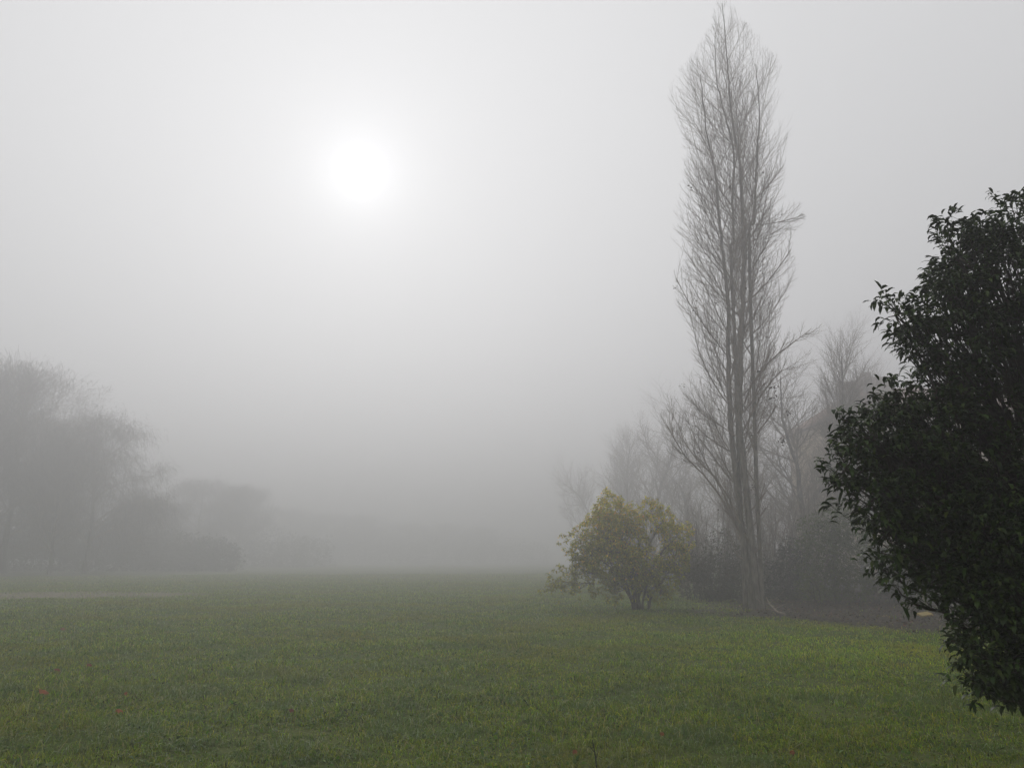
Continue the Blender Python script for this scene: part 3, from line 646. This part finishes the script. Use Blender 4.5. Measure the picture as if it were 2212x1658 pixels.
# ------------------------------------------------------------------ house behind the evergreen
def house():
    Yh = 60.0; b = stand(1836, Yh); root = empty('house', b)
    M_WALL = plain_mat('ochre_render', (.52, .40, .27), .9, .12, .8); M_ROOF = plain_mat('clay_tiles', (.22, .12, .08), .85, .3, 4)
    M_WIN = plain_mat('window_glass', (.05, .06, .07), .15, .1); M_FR = plain_mat('window_frame', (.55, .5, .42), .6, .05); M_CH = plain_mat('chimney_render', (.34, .30, .26), .9, .15, 2)
    def add(name, boxes, mat, parent):
        V, F = [], []
        for (x0, x1, y0, y1, z0, z1) in boxes:
            o = len(V); V += [(x, y, z) for z in (z0, z1) for y in (y0, y1) for x in (x0, x1)]
            F += [tuple(o+i for i in f) for f in ((0, 2, 3, 1), (4, 5, 7, 6), (0, 1, 5, 4), (2, 6, 7, 3), (0, 4, 6, 2), (1, 3, 7, 5))]
        me = bpy.data.meshes.new(name); me.from_pydata(V, [], F); me.update(); return link(name, me, mat, parent)
    zt = at(1836, 900, Yh).z - b.z; Wd = at(2420, 900, Yh).x - b.x
    add('wall', [(0, Wd, 0, 11, -.1, zt)], M_WALL, root)
    rz = at(1950, 838, Yh+5.5).z - b.z; e = .5
    V = [(-e, -e, zt+.003), (Wd+e, -e, zt+.003), (Wd+e, 11+e, zt+.003), (-e, 11+e, zt+.003), (4.2, 5.5, rz), (Wd-4.2, 5.5, rz), (-e, -e, zt+.22), (Wd+e, -e, zt+.22), (Wd+e, 11+e, zt+.22), (-e, 11+e, zt+.22)]
    me = bpy.data.meshes.new('roof'); me.from_pydata(V, [], [(0, 3, 2, 1), (0, 1, 7, 6), (1, 2, 8, 7), (2, 3, 9, 8), (3, 0, 6, 9), (6, 7, 5, 4), (8, 9, 4, 5), (7, 8, 5), (9, 6, 4)]); me.update()
    roof = link('roof', me, M_ROOF, root)
    c0, c1 = at(1838, 818, Yh).x - b.x, at(1868, 818, Yh).x - b.x; ct = at(1850, 822, Yh).z - b.z
    add('chimney', [(c0, c1, 1.2, 2.4, zt-.2, ct), (c0-.12, c1+.12, 1.08, 2.52, ct+.002, ct+.2)], M_CH, roof)
    c0, c1 = at(1915, 790, Yh).x - b.x, at(1985, 790, Yh).x - b.x; ct = at(1930, 786, Yh).z - b.z
    add('chimney', [(c0, c1, 4.4, 6.6, zt+.5, ct), (c0+.3, c0+.9, 4.8, 5.5, ct+.002, ct+.5)], M_CH, roof)
    nfl = 4; fh = zt/nfl
    for f in range(nfl):
        for i in range(7):
            x = 1.2 + i*(Wd-2.2)/7; z = f*fh + .95
            w_ = add('window', [(x, x+1.1, -.03, .02, z, z+1.5)], M_WIN, root)
            add('window_frame', [(x-.1, x-.003, -.07, .01, z-.1, z+1.6), (x+1.103, x+1.2, -.07, .01, z-.1, z+1.6), (x+.003, x+1.097, -.068, .01, z+1.503, z+1.6), (x-.003+.006, x+1.097, -.1, .01, z-.12, z-.003), (x+.52, x+.58, -.06, -.033, z, z+1.5)], M_FR, w_)
    tag(root, 'beige rendered house with a tiled roof and chimneys, faded behind the evergreen', 'house')
house()

# ------------------------------------------------------------------ small things on the ground
# pale fallen branch right of the poplar's foot
def branch():
    P = [on_ground(1660, 1322), on_ground(1672, 1326), on_ground(1690, 1330), on_ground(1712, 1336), on_ground(1735, 1340)]
    zs = [.42, .26, .14, .08, .05]; P = [Vector((p.x, 25.2 - .5*i, float(height(p.x, 25)) + z)) for i, (p, z) in enumerate(zip(P, zs))]
    W = Wood(); W.add(P, [.012, .022, .028, .032, .036], 7)
    cfg = [dict(seg=.15, wig=.1, up=0, taper=.6, k=4)]
    for i in (1, 2, 3): grow(W, P[i], Vector((rnd.uniform(-1, 1), -.3, .35)).normalized(), .6, .010, 0, cfg)
    o = link('fallen_branch', W.mesh('fallen_branch', P[-1]), bark_mat('pale_wood', (.16, .13, .10), (.30, .25, .19)), None); o.location = P[-1]
    tag(o, 'pale fallen branch on the leaf litter beside the foot of the poplar', 'branch')
branch()
def stake():
    b = stand(1988, 24.0); h = at(1988, 1265, 24).z - b.z
    W = Wood(); W.add([b - Vector((0, 0, .1)), b + Vector((.01, 0, h*.5)), b + Vector((-.03, 0, h*.97)), b + Vector((-.03, 0, h))], [.055, .052, .05, .038], 9)
    o = link('wooden_stake', W.mesh('wooden_stake', b), bark_mat('weathered_stake', (.12, .12, .05), (.20, .19, .09))); o.location = b
    tag(o, 'mossy upright wooden stake on the bare ground, seen below the evergreen leaves', 'stake')
    p = on_ground(1998, 1331); import bmesh
    bm = bmesh.new(); bmesh.ops.create_cube(bm, size=1); bmesh.ops.scale(bm, vec=(.42, .26, .05), verts=bm.verts); bmesh.ops.bevel(bm, geom=bm.edges[:], offset=.012, segments=2, affect='EDGES')
    for v in bm.verts:
        v.co.z += .02*math.sin(v.co.x*9); v.co.y += v.co.x*.15
    me = bpy.data.meshes.new('yellow_board'); bm.to_mesh(me); bm.free()
    o = link('yellow_board', me, plain_mat('yellow_wood', (.32, .23, .05), .7, .2, 8)); o.location = (p.x, p.y, float(height(p.x, p.y)) + .09); o.rotation_euler = (R(14), R(3), R(12))
    tag(o, 'short yellow wooden board lying on the ground near the stake', 'board')
stake()
def stalk():
    b = on_ground(1290, 1668); b.z = float(height(b.x, b.y)); W = Wood()
    W.add([b, b + Vector((-.01, 0, .12)), b + Vector((-.03, .01, .24))], [.006, .0055, .003], 5)
    W.add([b + Vector((-.008, 0, .10)), b + Vector((.012, 0, .16))], [.003, .002], 4); W.add([b + Vector((-.015, 0, .15)), b + Vector((-.05, 0, .19))], [.003, .002], 4)
    o = link('weed_stalk', W.mesh('weed_stalk', b), bark_mat('stalk', (.02, .022, .016), (.04, .04, .028))); o.location = b
    tag(o, 'dark upright weed stalk in the grass at the bottom middle', 'weed stalk')
stalk()

# ------------------------------------------------------------------ render settings
scene.view_settings.view_transform = 'Standard'; scene.view_settings.look = 'None'; scene.view_settings.gamma = 1; scene.view_settings.exposure = 0
cy = scene.cycles
cy.use_denoising = True; cy.denoiser = 'OPENIMAGEDENOISE'; cy.denoising_prefilter = 'ACCURATE'
cy.max_bounces = 8; cy.diffuse_bounces = 3; cy.glossy_bounces = 2; cy.transmission_bounces = 3; cy.volume_bounces = 3; cy.transparent_max_bounces = 6
cy.use_adaptive_sampling = False
cy.caustics_reflective = False; cy.caustics_refractive = False
print('POPLAR', npop, 'EVERGREEN', nev)
